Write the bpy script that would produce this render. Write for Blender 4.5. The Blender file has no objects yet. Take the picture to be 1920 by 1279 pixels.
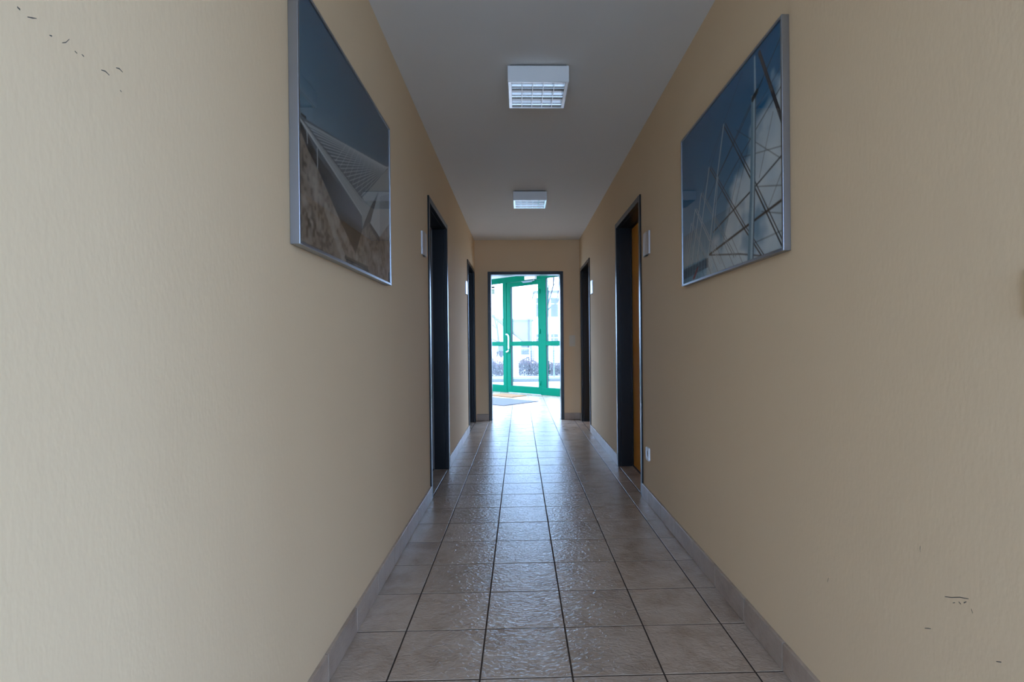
import bpy, bmesh, math, random
import numpy as np
from mathutils import Vector, Matrix

random.seed(7)
scene = bpy.context.scene
COL = scene.collection

# ------------------------------------------------------------------ camera
F, CX, CY = 991.94, 1000.29, 648.82
YAW, PITCH, ROLL, EYE = 0.0258, -0.0034, -0.0098, 1.0796
fw = Vector((math.sin(YAW) * math.cos(PITCH), math.cos(YAW) * math.cos(PITCH), math.sin(PITCH)))
rt = Vector((math.cos(YAW), -math.sin(YAW), 0))
up = rt.cross(fw)
r2 = rt * math.cos(ROLL) + up * math.sin(ROLL)
u2 = -rt * math.sin(ROLL) + up * math.cos(ROLL)
cam_data = bpy.data.cameras.new('camera')
cam = bpy.data.objects.new('camera', cam_data)
COL.objects.link(cam)
cam.matrix_world = Matrix(((r2.x, u2.x, -fw.x, 0), (r2.y, u2.y, -fw.y, 0), (r2.z, u2.z, -fw.z, EYE), (0, 0, 0, 1)))
cam_data.sensor_width = 36.0
cam_data.lens = F * 36.0 / 1920
cam_data.shift_x = -(CX - 960) / 1920
cam_data.shift_y = (CY - 639.5) / 1920
cam_data.clip_start = 0.02
cam_data.clip_end = 500
scene.camera = cam

# ------------------------------------------------------------------ sky and exposure
SKY = 4.4
world = bpy.data.worlds.new('overcast_sky')
scene.world = world
world.use_nodes = True
bg = world.node_tree.nodes['Background']
bg.inputs['Color'].default_value = (0.56, 0.82, 1.36, 1)
bg.inputs['Strength'].default_value = SKY
scene.view_settings.view_transform = 'Standard'
scene.view_settings.look = 'None'
scene.view_settings.gamma = 1
scene.view_settings.use_curve_mapping = False
scene.view_settings.exposure = 1.25
scene.cycles.max_bounces = 9
scene.cycles.diffuse_bounces = 6
scene.cycles.glossy_bounces = 5
scene.cycles.transparent_max_bounces = 16
scene.cycles.use_denoising = True
scene.cycles.use_adaptive_sampling = True
scene.cycles.adaptive_threshold = 0.05
scene.cycles.caustics_reflective = False
scene.cycles.caustics_refractive = False
scene.cycles.sample_clamp_indirect = 12.0


def portal(loc, rot, sx, sy):
    ld = bpy.data.lights.new('daylight_portal', 'AREA')
    ld.shape = 'RECTANGLE'
    ld.size, ld.size_y = sx, sy
    ld.cycles.is_portal = True
    o = bpy.data.objects.new('daylight_portal', ld)
    COL.objects.link(o)
    o.location = loc
    o.rotation_euler = rot
    return o


# ------------------------------------------------------------------ materials
def new_mat(name):
    m = bpy.data.materials.new(name)
    m.use_nodes = True
    nt = m.node_tree
    return m, nt, nt.nodes['Principled BSDF'], nt.nodes['Material Output']


def mat(name, col, rough=0.5, metal=0.0, spec=0.5, var=0.06, vscale=8.0, bump=0.0, bscale=200.0, coat=0.0):
    m, nt, b, out = new_mat(name)
    N, L = nt.nodes, nt.links
    b.inputs['Roughness'].default_value = rough
    b.inputs['Metallic'].default_value = metal
    b.inputs['Specular IOR Level'].default_value = spec
    b.inputs['Coat Weight'].default_value = coat
    tc = N.new('ShaderNodeTexCoord')
    nz = N.new('ShaderNodeTexNoise')
    nz.inputs['Scale'].default_value = vscale
    nz.inputs['Detail'].default_value = 2
    L.new(tc.outputs['Object'], nz.inputs['Vector'])
    mx = N.new('ShaderNodeMix')
    mx.data_type = 'RGBA'
    mx.inputs['A'].default_value = (*[c * (1 - var) for c in col], 1)
    mx.inputs['B'].default_value = (*[min(1, c * (1 + var)) for c in col], 1)
    L.new(nz.outputs['Fac'], mx.inputs['Factor'])
    L.new(mx.outputs['Result'], b.inputs['Base Color'])
    if bump:
        n2 = N.new('ShaderNodeTexNoise')
        n2.inputs['Scale'].default_value = bscale
        n2.inputs['Detail'].default_value = 3
        L.new(tc.outputs['Object'], n2.inputs['Vector'])
        bp = N.new('ShaderNodeBump')
        bp.inputs['Strength'].default_value = bump
        bp.inputs['Distance'].default_value = 0.002
        L.new(n2.outputs['Fac'], bp.inputs['Height'])
        L.new(bp.outputs['Normal'], b.inputs['Normal'])
    return m


def mat_wall():
    m, nt, b, out = new_mat('cream_wallpaper')
    N, L = nt.nodes, nt.links
    b.inputs['Roughness'].default_value = 0.85
    b.inputs['Specular IOR Level'].default_value = 0.08
    tc = N.new('ShaderNodeTexCoord')
    nz = N.new('ShaderNodeTexNoise')
    nz.inputs['Scale'].default_value = 1.6
    nz.inputs['Detail'].default_value = 2
    L.new(tc.outputs['Object'], nz.inputs['Vector'])
    mx = N.new('ShaderNodeMix')
    mx.data_type = 'RGBA'
    mx.inputs['A'].default_value = (0.765, 0.57, 0.36, 1)
    mx.inputs['B'].default_value = (0.805, 0.61, 0.39, 1)
    L.new(nz.outputs['Fac'], mx.inputs['Factor'])
    L.new(mx.outputs['Result'], b.inputs['Base Color'])
    # woodchip relief: stretched upright grains plus fine grit
    mp = N.new('ShaderNodeMapping')
    mp.inputs['Scale'].default_value = (1.0, 1.0, 0.45)
    L.new(tc.outputs['Object'], mp.inputs['Vector'])
    n1 = N.new('ShaderNodeTexNoise')
    n1.inputs['Scale'].default_value = 170
    n1.inputs['Detail'].default_value = 1
    L.new(mp.outputs['Vector'], n1.inputs['Vector'])
    n2 = N.new('ShaderNodeTexNoise')
    n2.inputs['Scale'].default_value = 95
    n2.inputs['Detail'].default_value = 0
    L.new(mp.outputs['Vector'], n2.inputs['Vector'])
    ad = N.new('ShaderNodeMath')
    ad.operation = 'ADD'
    L.new(n1.outputs['Fac'], ad.inputs[0])
    L.new(n2.outputs['Fac'], ad.inputs[1])
    bp = N.new('ShaderNodeBump')
    bp.inputs['Strength'].default_value = 0.09
    bp.inputs['Distance'].default_value = 0.003
    L.new(ad.outputs[0], bp.inputs['Height'])
    L.new(bp.outputs['Normal'], b.inputs['Normal'])
    return m


def mat_tile(name, ca, cb, cc, rough, bump):
    m, nt, b, out = new_mat(name)
    N, L = nt.nodes, nt.links
    tc = N.new('ShaderNodeTexCoord')
    oi = N.new('ShaderNodeObjectInfo')
    geo = N.new('ShaderNodeNewGeometry')
    sc = N.new('ShaderNodeVectorMath')
    sc.operation = 'SCALE'
    L.new(oi.outputs['Location'], sc.inputs[0])
    sc.inputs['Scale'].default_value = 3.7
    add = N.new('ShaderNodeVectorMath')
    L.new(tc.outputs['Object'], add.inputs[0])
    L.new(sc.outputs['Vector'], add.inputs[1])
    n1 = N.new('ShaderNodeTexNoise')
    n1.inputs['Scale'].default_value = 7
    n1.inputs['Detail'].default_value = 4
    n1.inputs['Roughness'].default_value = 0.62
    n1.inputs['Distortion'].default_value = 0.6
    L.new(add.outputs['Vector'], n1.inputs['Vector'])
    cr = N.new('ShaderNodeValToRGB')
    e = cr.color_ramp.elements
    e[0].position = 0.3
    e[0].color = (*ca, 1)
    e[1].position = 0.75
    e[1].color = (*cc, 1)
    mid = cr.color_ramp.elements.new(0.5)
    mid.color = (*cb, 1)
    L.new(n1.outputs['Fac'], cr.inputs['Fac'])
    hs = N.new('ShaderNodeHueSaturation')
    mr = N.new('ShaderNodeMapRange')
    mr.inputs['To Min'].default_value = 0.92
    mr.inputs['To Max'].default_value = 1.08
    L.new(oi.outputs['Random'], mr.inputs['Value'])
    L.new(mr.outputs['Result'], hs.inputs['Value'])
    L.new(cr.outputs['Color'], hs.inputs['Color'])
    L.new(hs.outputs['Color'], b.inputs['Base Color'])
    # slate-like relief
    mp = N.new('ShaderNodeMapping')
    mp.inputs['Scale'].default_value = (0.8, 1.25, 1)
    L.new(add.outputs['Vector'], mp.inputs['Vector'])
    n2 = N.new('ShaderNodeTexNoise')
    n2.inputs['Scale'].default_value = 46
    n2.inputs['Detail'].default_value = 3
    n2.inputs['Distortion'].default_value = 1.2
    L.new(mp.outputs['Vector'], n2.inputs['Vector'])
    bp = N.new('ShaderNodeBump')
    bp.inputs['Strength'].default_value = bump
    bp.inputs['Distance'].default_value = 0.0055
    L.new(n2.outputs['Fac'], bp.inputs['Height'])
    L.new(bp.outputs['Normal'], b.inputs['Normal'])
    b.inputs['Roughness'].default_value = rough
    b.inputs['Specular IOR Level'].default_value = 0.3
    return m


def mat_glass(name, tint=(1, 1, 1), ior=1.5, rough=0.0):
    m, nt, b, out = new_mat(name)
    N, L = nt.nodes, nt.links
    N.remove(b)
    tr = N.new('ShaderNodeBsdfTransparent')
    tr.inputs['Color'].default_value = (*tint, 1)
    gl = N.new('ShaderNodeBsdfGlossy')
    gl.inputs['Roughness'].default_value = rough
    fr = N.new('ShaderNodeFresnel')
    # same reflectance on both faces of the sheet (the node inverts the index on back faces)
    geo = N.new('ShaderNodeNewGeometry')
    mr = N.new('ShaderNodeMapRange')
    mr.inputs['To Min'].default_value = ior
    mr.inputs['To Max'].default_value = 1.0 / ior
    L.new(geo.outputs['Backfacing'], mr.inputs['Value'])
    L.new(mr.outputs['Result'], fr.inputs['IOR'])
    mx = N.new('ShaderNodeMixShader')
    L.new(fr.outputs['Fac'], mx.inputs['Fac'])
    L.new(tr.outputs['BSDF'], mx.inputs[1])
    L.new(gl.outputs['BSDF'], mx.inputs[2])
    L.new(mx.outputs['Shader'], out.inputs['Surface'])
    return m


def mat_wood():
    m, nt, b, out = new_mat('orange_beech_veneer')
    N, L = nt.nodes, nt.links
    tc = N.new('ShaderNodeTexCoord')
    mp = N.new('ShaderNodeMapping')
    mp.inputs['Scale'].default_value = (1, 14, 0.7)
    L.new(tc.outputs['Object'], mp.inputs['Vector'])
    nz = N.new('ShaderNodeTexNoise')
    nz.inputs['Scale'].default_value = 5
    nz.inputs['Detail'].default_value = 5
    L.new(mp.outputs['Vector'], nz.inputs['Vector'])
    mx = N.new('ShaderNodeMix')
    mx.data_type = 'RGBA'
    mx.inputs['A'].default_value = (0.80, 0.30, 0.02, 1)
    mx.inputs['B'].default_value = (0.90, 0.40, 0.04, 1)
    L.new(nz.outputs['Fac'], mx.inputs['Factor'])
    L.new(mx.outputs['Result'], b.inputs['Base Color'])
    b.inputs['Roughness'].default_value = 0.4
    return m


def mat_print():
    m, nt, b, out = new_mat('printed_photograph')
    N, L = nt.nodes, nt.links
    at = N.new('ShaderNodeAttribute')
    at.attribute_name = 'ink'
    L.new(at.outputs['Color'], b.inputs['Base Color'])
    b.inputs['Roughness'].default_value = 0.5
    b.inputs['Specular IOR Level'].default_value = 0.2
    return m


M = {}
M['wall'] = mat_wall()
M['ceiling'] = mat('white_ceiling_paint', (0.77, 0.76, 0.745), 0.75, spec=0.3, var=0.02, vscale=2, bump=0.25, bscale=260)
M['white_wall'] = mat('white_plaster', (0.82, 0.82, 0.81), 0.8, var=0.02, bump=0.2, bscale=150)
M['tile'] = mat_tile('slate_grey_floor_tile', (0.33, 0.235, 0.165), (0.42, 0.315, 0.235), (0.485, 0.375, 0.285), 0.2, 0.75)
M['base_tile'] = mat_tile('grey_baseboard_tile', (0.34, 0.25, 0.185), (0.43, 0.33, 0.255), (0.49, 0.39, 0.31), 0.3, 0.4)
M['grout'] = mat('dark_grout', (0.05, 0.036, 0.028), 0.95, spec=0.05, var=0.15, vscale=30)
M['black'] = mat('anthracite_frame_paint', (0.006, 0.006, 0.007), 0.3, spec=0.4, var=0.1)
M['dark_leaf'] = mat('dark_door_leaf', (0.02, 0.02, 0.022), 0.5)
M['wood'] = mat_wood()
M['seal'] = mat('grey_rubber_seal', (0.30, 0.27, 0.25), 0.55)
M['steel'] = mat('brushed_steel', (0.55, 0.55, 0.56), 0.3, metal=1.0)
M['alu'] = mat('silver_aluminium_frame', (0.37, 0.39, 0.42), 0.34, metal=1.0, var=0.04)
M['alu_sign'] = mat('matt_aluminium_sign', (0.62, 0.62, 0.64), 0.36, metal=0.85, var=0.03)
M['plastic_dark'] = mat('dark_plastic', (0.02, 0.02, 0.02), 0.5)
M['white_plastic'] = mat('white_plastic', (0.85, 0.85, 0.86), 0.3, var=0.02)
M['grey_plastic'] = mat('light_grey_plastic', (0.62, 0.61, 0.58), 0.4, var=0.02)
M['cream_plastic'] = mat('cream_plastic', (0.70, 0.60, 0.44), 0.35, var=0.02)
M['beige_cup_shade'] = mat('shaded_socket_cup', (0.42, 0.36, 0.28), 0.5, var=0.02)  # shade and reflected wall tone of the recess painted into the cup
M['lamp_white'] = mat('white_lamp_housing', (0.80, 0.80, 0.79), 0.4, var=0.02)
M['mirror'] = mat('mirror_louvre', (0.40, 0.395, 0.385), 0.13, metal=1.0, var=0.02)
M['rim'] = mat('glossy_lamp_rim', (0.72, 0.72, 0.73), 0.25, metal=1.0, var=0.02)
M['tube'] = mat('unlit_fluorescent_tube', (0.9, 0.9, 0.88), 0.2, var=0.02)
M['green'] = mat('teal_green_powder_coat', (0.0, 0.145, 0.075), 0.35, spec=0.05, var=0.04)
M['gasket'] = mat('black_gasket', (0.008, 0.010, 0.016), 0.5)
M['handle_white'] = mat('white_handle', (0.88, 0.88, 0.9), 0.3, var=0.02)
M['glass'] = mat_glass('clear_glass', (0.97, 0.99, 0.98))
M['pic_glass'] = mat_glass('picture_glass', (0.98, 0.98, 0.98), 1.25)
M['sign_glass'] = mat('pale_green_sign_panel', (0.30, 0.36, 0.26), 0.3)
M['mat_grey'] = mat('grey_mat_pile', (0.12, 0.112, 0.12), 0.95, var=0.3, vscale=160, bump=0.8, bscale=300)
M['mat_edge'] = mat('mat_rubber_edge', (0.04, 0.036, 0.04), 0.7)
M['mat_coir'] = mat('orange_coir', (0.30, 0.14, 0.045), 0.95, var=0.25, vscale=120, bump=0.8, bscale=300)
M['scuff'] = mat('dark_scuff', (0.09, 0.075, 0.06), 0.8)
M['print'] = mat_print()


# ------------------------------------------------------------------ mesh helpers
class MB:
    def __init__(self):
        self.v, self.f = [], []

    def poly(self, pts, faces):
        n = len(self.v)
        self.v += [tuple(p) for p in pts]
        self.f += [tuple(i + n for i in f) for f in faces]
        return self

    def box(self, x0, x1, y0, y1, z0, z1):
        return self.poly([(x0, y0, z0), (x1, y0, z0), (x1, y1, z0), (x0, y1, z0), (x0, y0, z1), (x1, y0, z1), (x1, y1, z1), (x0, y1, z1)],
                         [(0, 3, 2, 1), (4, 5, 6, 7), (0, 1, 5, 4), (1, 2, 6, 5), (2, 3, 7, 6), (3, 0, 4, 7)])

    def prism(self, ring, axis, a, b):
        """ring: 2D points; extruded along axis (0,1,2) from a to b"""
        n = len(ring)
        def mk(p, t):
            q = list(p)
            q.insert(axis, t)
            return q
        pts = [mk(p, a) for p in ring] + [mk(p, b) for p in ring]
        return self.poly(pts, [tuple(range(n))[::-1], tuple(range(n, 2 * n))] + [(i, (i + 1) % n, n + (i + 1) % n, n + i) for i in range(n)])

    def tube(self, path, rad, sides=8):
        path = [Vector(p) for p in path]
        rads = rad if isinstance(rad, (list, tuple)) else [rad] * len(path)
        n0 = len(self.v)
        for i, p in enumerate(path):
            d = (path[min(i + 1, len(path) - 1)] - path[max(i - 1, 0)]).normalized()
            a = d.cross(Vector((0, 0, 1)) if abs(d.z) < 0.9 else Vector((1, 0, 0))).normalized()
            b = d.cross(a)
            for k in range(sides):
                t = 2 * math.pi * k / sides
                self.v.append(tuple(p + (a * math.cos(t) + b * math.sin(t)) * rads[i]))
        for i in range(len(path) - 1):
            for k in range(sides):
                k2 = (k + 1) % sides
                self.f.append((n0 + i * sides + k, n0 + i * sides + k2, n0 + (i + 1) * sides + k2, n0 + (i + 1) * sides + k))
        self.f.append(tuple(n0 + k for k in range(sides))[::-1])
        e = n0 + (len(path) - 1) * sides
        self.f.append(tuple(e + k for k in range(sides)))
        return self

    def mesh(self, name, material, bevel=0.0, smooth=False, seg=2):
        me = bpy.data.meshes.new(name)
        bm = bmesh.new()
        vs = [bm.verts.new(v) for v in self.v]
        for f in self.f:
            try:
                bm.faces.new([vs[i] for i in f])
            except ValueError:
                pass
        if bevel:
            bmesh.ops.bevel(bm, geom=bm.edges[:], offset=bevel, segments=seg, affect='EDGES', profile=0.6, clamp_overlap=True)
        bmesh.ops.recalc_face_normals(bm, faces=bm.faces[:])
        if smooth:
            for f in bm.faces:
                f.smooth = True
        bm.to_mesh(me)
        bm.free()
        me.materials.append(material)
        return me

    def build(self, name, material, parent=None, bevel=0.0, smooth=False, loc=None, seg=2):
        o = bpy.data.objects.new(name, self.mesh(name, material, bevel, smooth, seg))
        COL.objects.link(o)
        if loc is not None:
            o.location = loc
        if parent is not None:
            o.parent = parent
        return o


def tag(o, label, cat, group=None, kind=None):
    o['label'] = label
    o['category'] = cat
    if group:
        o['group'] = group
    if kind:
        o['kind'] = kind
    return o


def empty(name, loc=(0, 0, 0), rz=0.0):
    o = bpy.data.objects.new(name, None)
    COL.objects.link(o)
    o.location = loc
    o.rotation_euler = (0, 0, rz)
    o.empty_display_size = 0.1
    return o


# ------------------------------------------------------------------ measures
XL, XR, ZC, YE = -0.6309, 0.8582, 2.5643, 7.543
XW, XWR = XL - 0.004, XR + 0.004          # wall planes (baseboards stand proud of them)
P = 0.30                                    # tile pitch
GX, GY = -0.4396, 2.0084                    # a joint crossing of the tile grid
YF, YB, XF, XG = 0.25, -2.6, 3.2, -2.8                # foyer behind the camera
YV = 7.70                                   # rear face of the end wall
VX0, VX1 = -1.9, 2.0                        # entrance lobby
FS, FC = -0.698, 0.716                      # facade direction (45 degrees)
FY = 11.639


def facade_y(x):
    return FY - 0.9757 * x


# ------------------------------------------------------------------ walls
DOORS = {  # side, y0 outer, y1 outer
    1: ('L', 3.71, 4.665), 2: ('R', 3.705, 4.665), 3: ('L', 6.485, 7.46), 4: ('R', 6.43, 7.385)}
FO, FI = 2.128, 2.087    # outer / inner frame top
FWID = 0.045


def wall_side(name, xa, xb, y0, y1, doors, label):
    mb = MB()
    y = y0
    for a, b in doors:
        a, b = a + 0.02, b - 0.02
        mb.box(xa, xb, y, a, 0, ZC)
        mb.box(xa, xb, a, b, FO - 0.02, ZC)
        y = b
    mb.box(xa, xb, y, y1, 0, ZC)
    return tag(mb.build(name, M['wall']), label, 'wall', kind='structure')


wl = wall_side('wall_left', XW - 0.30, XW, YF, YE, [DOORS[1][1:], DOORS[3][1:]], 'long cream wallpapered wall on the left with the bridge picture')
wr = wall_side('wall_right', XWR, XWR + 0.30, YF, YE, [DOORS[2][1:], DOORS[4][1:]], 'long cream wallpapered wall on the right with the masts picture')

PX0, PX1, PXi0, PXi1 = -0.447, 0.626, -0.402, 0.581
PZ, PZi = 2.116, 2.073
mb = MB()
mb.box(VX0 - 0.2, PX0 + 0.02, YE, YV, 0, 2.8)
mb.box(PX1 - 0.02, VX1 + 0.2, YE, YV, 0, 2.8)
mb.box(PX0 + 0.02, PX1 - 0.02, YE, YV, PZ - 0.02, 2.8)
tag(mb.build('wall_back', M['wall']), 'cream end wall around the open doorway to the entrance', 'wall', kind='structure')

# foyer behind the camera
mb = MB().box(XWR + 0.30, XF + 0.2, YF, YF + 0.2, 0, ZC).box(XG - 0.2, XW - 0.30, YF, YF + 0.2, 0, ZC)
tag(mb.build('wall_foyer_inner', M['white_wall']), 'white foyer wall on both sides of the corridor mouth, behind the viewer', 'wall', kind='structure')
FWY0, FWY1 = -1.75, -0.65
mb = MB().box(XF, XF + 0.25, YB - 0.2, FWY0, 0, ZC).box(XF, XF + 0.25, FWY1, YF + 0.2, 0, ZC)
mb.box(XF, XF + 0.25, FWY0, FWY1, 0, 0.10).box(XF, XF + 0.25, FWY0, FWY1, 2.46, ZC)
tag(mb.build('wall_foyer_right', M['white_wall']), 'white right-hand foyer wall with an added window, behind the viewer', 'wall', kind='structure')
tag(MB().box(XG - 0.25, XG, YB - 0.2, YF + 0.2, 0, ZC).build('wall_foyer_left', M['white_wall']), 'white left-hand foyer wall, behind the viewer', 'wall', kind='structure')
WZ0, WZ1 = 0.10, 2.46
BWX0, BWX1 = -1.3, 3.0
mb = MB()
mb.box(XG - 0.25, BWX0, YB - 0.25, YB, 0, ZC).box(BWX1, XF + 0.25, YB - 0.25, YB, 0, ZC)
mb.box(BWX0, BWX1, YB - 0.25, YB, 0, WZ0).box(BWX0, BWX1, YB - 0.25, YB, WZ1, ZC)
tag(mb.build('wall_front', M['white_wall']), 'white foyer wall with an added wide window, far behind the viewer', 'wall', kind='structure')


def unseen_window(name, origin, rz, w, z0, z1, label):
    e = tag(empty(name, origin, rz), label, 'window', kind='structure')
    t = 0.06
    n = 3
    MB().box(0, w, -0.03, 0.03, z0, z0 + t).build('bottom_rail', M['white_plastic'], e, 0.004)
    MB().box(0, w, -0.03, 0.03, z1 - t, z1).build('top_rail', M['white_plastic'], e, 0.004)
    for i in range(n + 1):
        x = i * (w - t) / n
        MB().box(x, x + t, -0.028, 0.028, z0 + t, z1 - t).build('mullion', M['white_plastic'], e, 0.004)
        if i < n:
            MB().box(x + t, (i + 1) * (w - t) / n, -0.004, 0.004, z0 + t, z1 - t).build('pane', M['glass'], e)
    return e


unseen_window('added_window_3', (BWX0, YB - 0.12, 0), 0, BWX1 - BWX0, WZ0, WZ1, 'wide white framed foyer window added for daylight in the rear wall, behind the viewer')  # unseen window added to supply the daylight from behind
unseen_window('added_window_6', (XF + 0.12, FWY0, 0), math.pi / 2, FWY1 - FWY0, WZ0, WZ1, 'white framed foyer window added for daylight in the right-hand wall, behind the viewer')  # added out of view to brighten the near left wall
portal((XF + 0.24, (FWY0 + FWY1) / 2, (WZ0 + WZ1) / 2), (0, math.pi / 2, 0), WZ1 - WZ0, FWY1 - FWY0)
portal(((BWX0 + BWX1) / 2, YB - 0.24, (WZ0 + WZ1) / 2), (math.pi / 2, 0, 0), BWX1 - BWX0, WZ1 - WZ0)

# entrance lobby side walls
LWY0, LWY1, LWZ0, LWZ1 = 8.3, 13.0, 0.1, 2.45
m_ = MB()
m_.box(VX0 - 0.2, VX0, YV, LWY0, 0, 2.8).box(VX0 - 0.2, VX0, LWY1, facade_y(VX0) + 0.2, 0, 2.8)
m_.box(VX0 - 0.2, VX0, LWY0, LWY1, 0, LWZ0).box(VX0 - 0.2, VX0, LWY0, LWY1, LWZ1, 2.8)
tag(m_.build('wall_lobby_left', M['white_wall']), 'white entrance lobby wall on the left, beyond the open doorway', 'wall', kind='structure')
unseen_window('added_window_4', (VX0 - 0.1, LWY0, 0), math.pi / 2, LWY1 - LWY0, LWZ0, LWZ1, 'white framed window added for daylight in the left lobby wall, out of view')  # hidden window added to brighten the far end of the corridor
portal((VX0 - 0.19, (LWY0 + LWY1) / 2, (LWZ0 + LWZ1) / 2), (0, -math.pi / 2, 0), LWZ1 - LWZ0, LWY1 - LWY0)
mb = MB().box(VX1, VX1 + 0.2, YV, facade_y(VX1) + 0.1, 0, 2.8)
tag(mb.build('wall_lobby_right', M['white_wall']), 'white entrance lobby wall on the right, beyond the open doorway', 'wall', kind='structure')
# ceilings
mb = MB().box(XW - 0.3, XWR + 0.3, YF + 0.2, YE + 0.02, ZC, ZC + 0.25).box(XG - 0.25, XF + 0.25, YB - 0.25, YF + 0.2, ZC, ZC + 0.25)
tag(mb.build('ceiling', M['ceiling']), 'plain white corridor ceiling carrying two square lamps', 'ceiling', kind='structure')
VC = 2.59
KX0, KX1, KY0, KY1 = -1.75, 1.75, 7.80, 9.93     # opening of the added rooflight
cz0, cz1 = VC, VC + 0.22
fyc = lambda x: facade_y(x) + 0.12
mb = MB().prism([(VX0 - 0.2, YV - 0.1), (VX1 + 0.2, YV - 0.1), (VX1 + 0.2, KY0), (VX0 - 0.2, KY0)], 2, cz0, cz1)
mb.prism([(VX0 - 0.2, KY0), (KX0, KY0), (KX0, fyc(KX0)), (VX0 - 0.2, fyc(VX0 - 0.2))], 2, cz0, cz1)
mb.prism([(KX1, KY0), (VX1 + 0.2, KY0), (VX1 + 0.2, fyc(VX1 + 0.2)), (KX1, fyc(KX1))], 2, cz0, cz1)
mb.prism([(KX0, KY1), (KX1, KY1), (KX1, fyc(KX1)), (KX0, fyc(KX0))], 2, cz0, cz1)
tag(mb.build('ceiling_lobby', M['white_wall']), 'white entrance lobby ceiling seen through the open doorway', 'ceiling', kind='structure')

rl = tag(empty('added_rooflight', (0, 0, VC + 0.16)), 'glass rooflight added out of view to brighten the entrance lobby', 'rooflight', kind='structure')  # added above the view so skylight lifts the lobby floor
MB().box(KX0 - 0.05, KX1 + 0.05, KY0 - 0.05, KY1 + 0.05, 0.07, 0.082).build('pane', M['glass'], rl)
for i in range(5):
    x = KX0 + (KX1 - KX0 - 0.04) * i / 4
    MB().box(x, x + 0.04, KY0, KY1, 0.0, 0.06).build('glazing_bar', M['white_plastic'], rl, 0.004)
portal(((KX0 + KX1) / 2, (KY0 + KY1) / 2, VC + 0.25), (0, 0, 0), KX1 - KX0, KY1 - KY0)

# ------------------------------------------------------------------ floor and tiles
fl = MB().box(XW - 0.2, XWR + 0.2, YF + 0.1, YV, -0.12, -0.0012).box(XG - 0.2, XF + 0.2, YB - 0.2, YF + 0.1, -0.12, -0.0012)
fl.prism([(VX0 - 0.1, YV), (VX1 + 0.1, YV), (VX1 + 0.1, facade_y(VX1 + 0.1) + 0.06), (VX0 - 0.1, facade_y(VX0 - 0.1) + 0.06)], 2, -0.12, -0.0012)
floor = tag(fl.build('floor', M['grout']), 'glossy grey slate-look tiled floor with dark joints', 'floor', kind='structure')
J = 0.0055      # tile joint


def clip(poly, a, b, c):
    """keep a*x+b*y<=c"""
    out = []
    for i in range(len(poly)):
        p, q = poly[i], poly[(i + 1) % len(poly)]
        dp, dq = a * p[0] + b * p[1] - c, a * q[0] + b * q[1] - c
        if dp <= 0:
            out.append(p)
        if (dp < 0 < dq) or (dq < 0 < dp):
            t = dp / (dp - dq)
            out.append((p[0] + (q[0] - p[0]) * t, p[1] + (q[1] - p[1]) * t))
    return out


def tile_geo(mb, poly, ztop=0.0, h=0.008, ch=0.001):
    n = len(poly)
    cx = sum(p[0] for p in poly) / n
    cy = sum(p[1] for p in poly) / n
    def ins(p, d):
        vx, vy = cx - p[0], cy - p[1]
        return (p[0] + math.copysign(min(d, abs(vx)), vx), p[1] + math.copysign(min(d, abs(vy)), vy))
    a = [(*p, ztop - h) for p in poly]
    b = [(*p, ztop - ch) for p in poly]
    c = [(*ins(p, ch * 1.2), ztop) for p in poly]
    fs = [tuple(range(n))[::-1], tuple(range(2 * n, 3 * n))]
    for i in range(n):
        k = (i + 1) % n
        fs += [(i, k, n + k, n + i), (n + i, n + k, 2 * n + k, 2 * n + i)]
    mb.poly(a + b + c, fs)


def grid(lo, hi, g):
    k = math.ceil((lo - g) / P - 1e-6)
    xs = [lo]
    while g + k * P < hi - 0.012:
        if g + k * P > lo + 0.012:
            xs.append(g + k * P)
        k += 1
    return xs + [hi]


TILE_CACHE = {}


def place_tile(x0, x1, y0, y1):
    w, d = round(x1 - x0 - J, 4), round(y1 - y0 - J, 4)
    if (w, d) not in TILE_CACHE:
        t = MB()
        tile_geo(t, [(-w / 2, -d / 2), (w / 2, -d / 2), (w / 2, d / 2), (-w / 2, d / 2)])
        TILE_CACHE[(w, d)] = t.mesh('floor_tile', M['tile'])
    o = bpy.data.objects.new('floor_tile', TILE_CACHE[(w, d)])
    COL.objects.link(o)
    o.parent = floor
    o.location = ((x0 + x1) / 2, (y0 + y1) / 2, random.uniform(-0.0003, 0.0003))
    o.rotation_euler = (random.uniform(-0.0012, 0.0012), random.uniform(-0.0012, 0.0012), 0)


BT = 0.009   # baseboard thickness
ys = grid(GY - 4 * P, YE, GY)
xs = grid(XL + 0.001, XR - 0.001, GX)
for i in range(len(ys) - 1):
    for j in range(len(xs) - 1):
        place_tile(xs[j], xs[j + 1], ys[i], ys[i + 1])
# doorway strip in the end wall and the lobby rows in plain view
ys2 = grid(YE, GY + 26 * P, GY)
for i in range(len(ys2) - 1):
    if ys2[i + 1] <= YV + 0.2 and ys2[i] < YV:
        xx = grid(PXi0, PXi1, GX)
        y_a, y_b = ys2[i], min(ys2[i + 1], YV)
        for j in range(len(xx) - 1):
            place_tile(xx[j], xx[j + 1], y_a, y_b)
ys3 = grid(YV, GY + 26 * P, GY)
xx = [GX - P, GX, GX + P, GX + 2 * P, GX + 3 * P, GX + 4 * P]
for i in range(len(ys3) - 1):
    for j in range(len(xx) - 1):
        place_tile(xx[j], xx[j + 1], ys3[i], ys3[i + 1])
# thresholds inside the four door reveals
RD = 0.126
for k, (s, a, b) in DOORS.items():
    yy = grid(a + FWID, b - FWID, GY)
    for i in range(len(yy) - 1):
        if s == 'L':
            place_tile(XL - RD, XL - 0.001, yy[i], yy[i + 1])
        else:
            place_tile(XR + 0.001, XR + RD, yy[i], yy[i + 1])
# remaining tiles, far off or behind the viewer, in one part
rest = MB()


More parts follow.
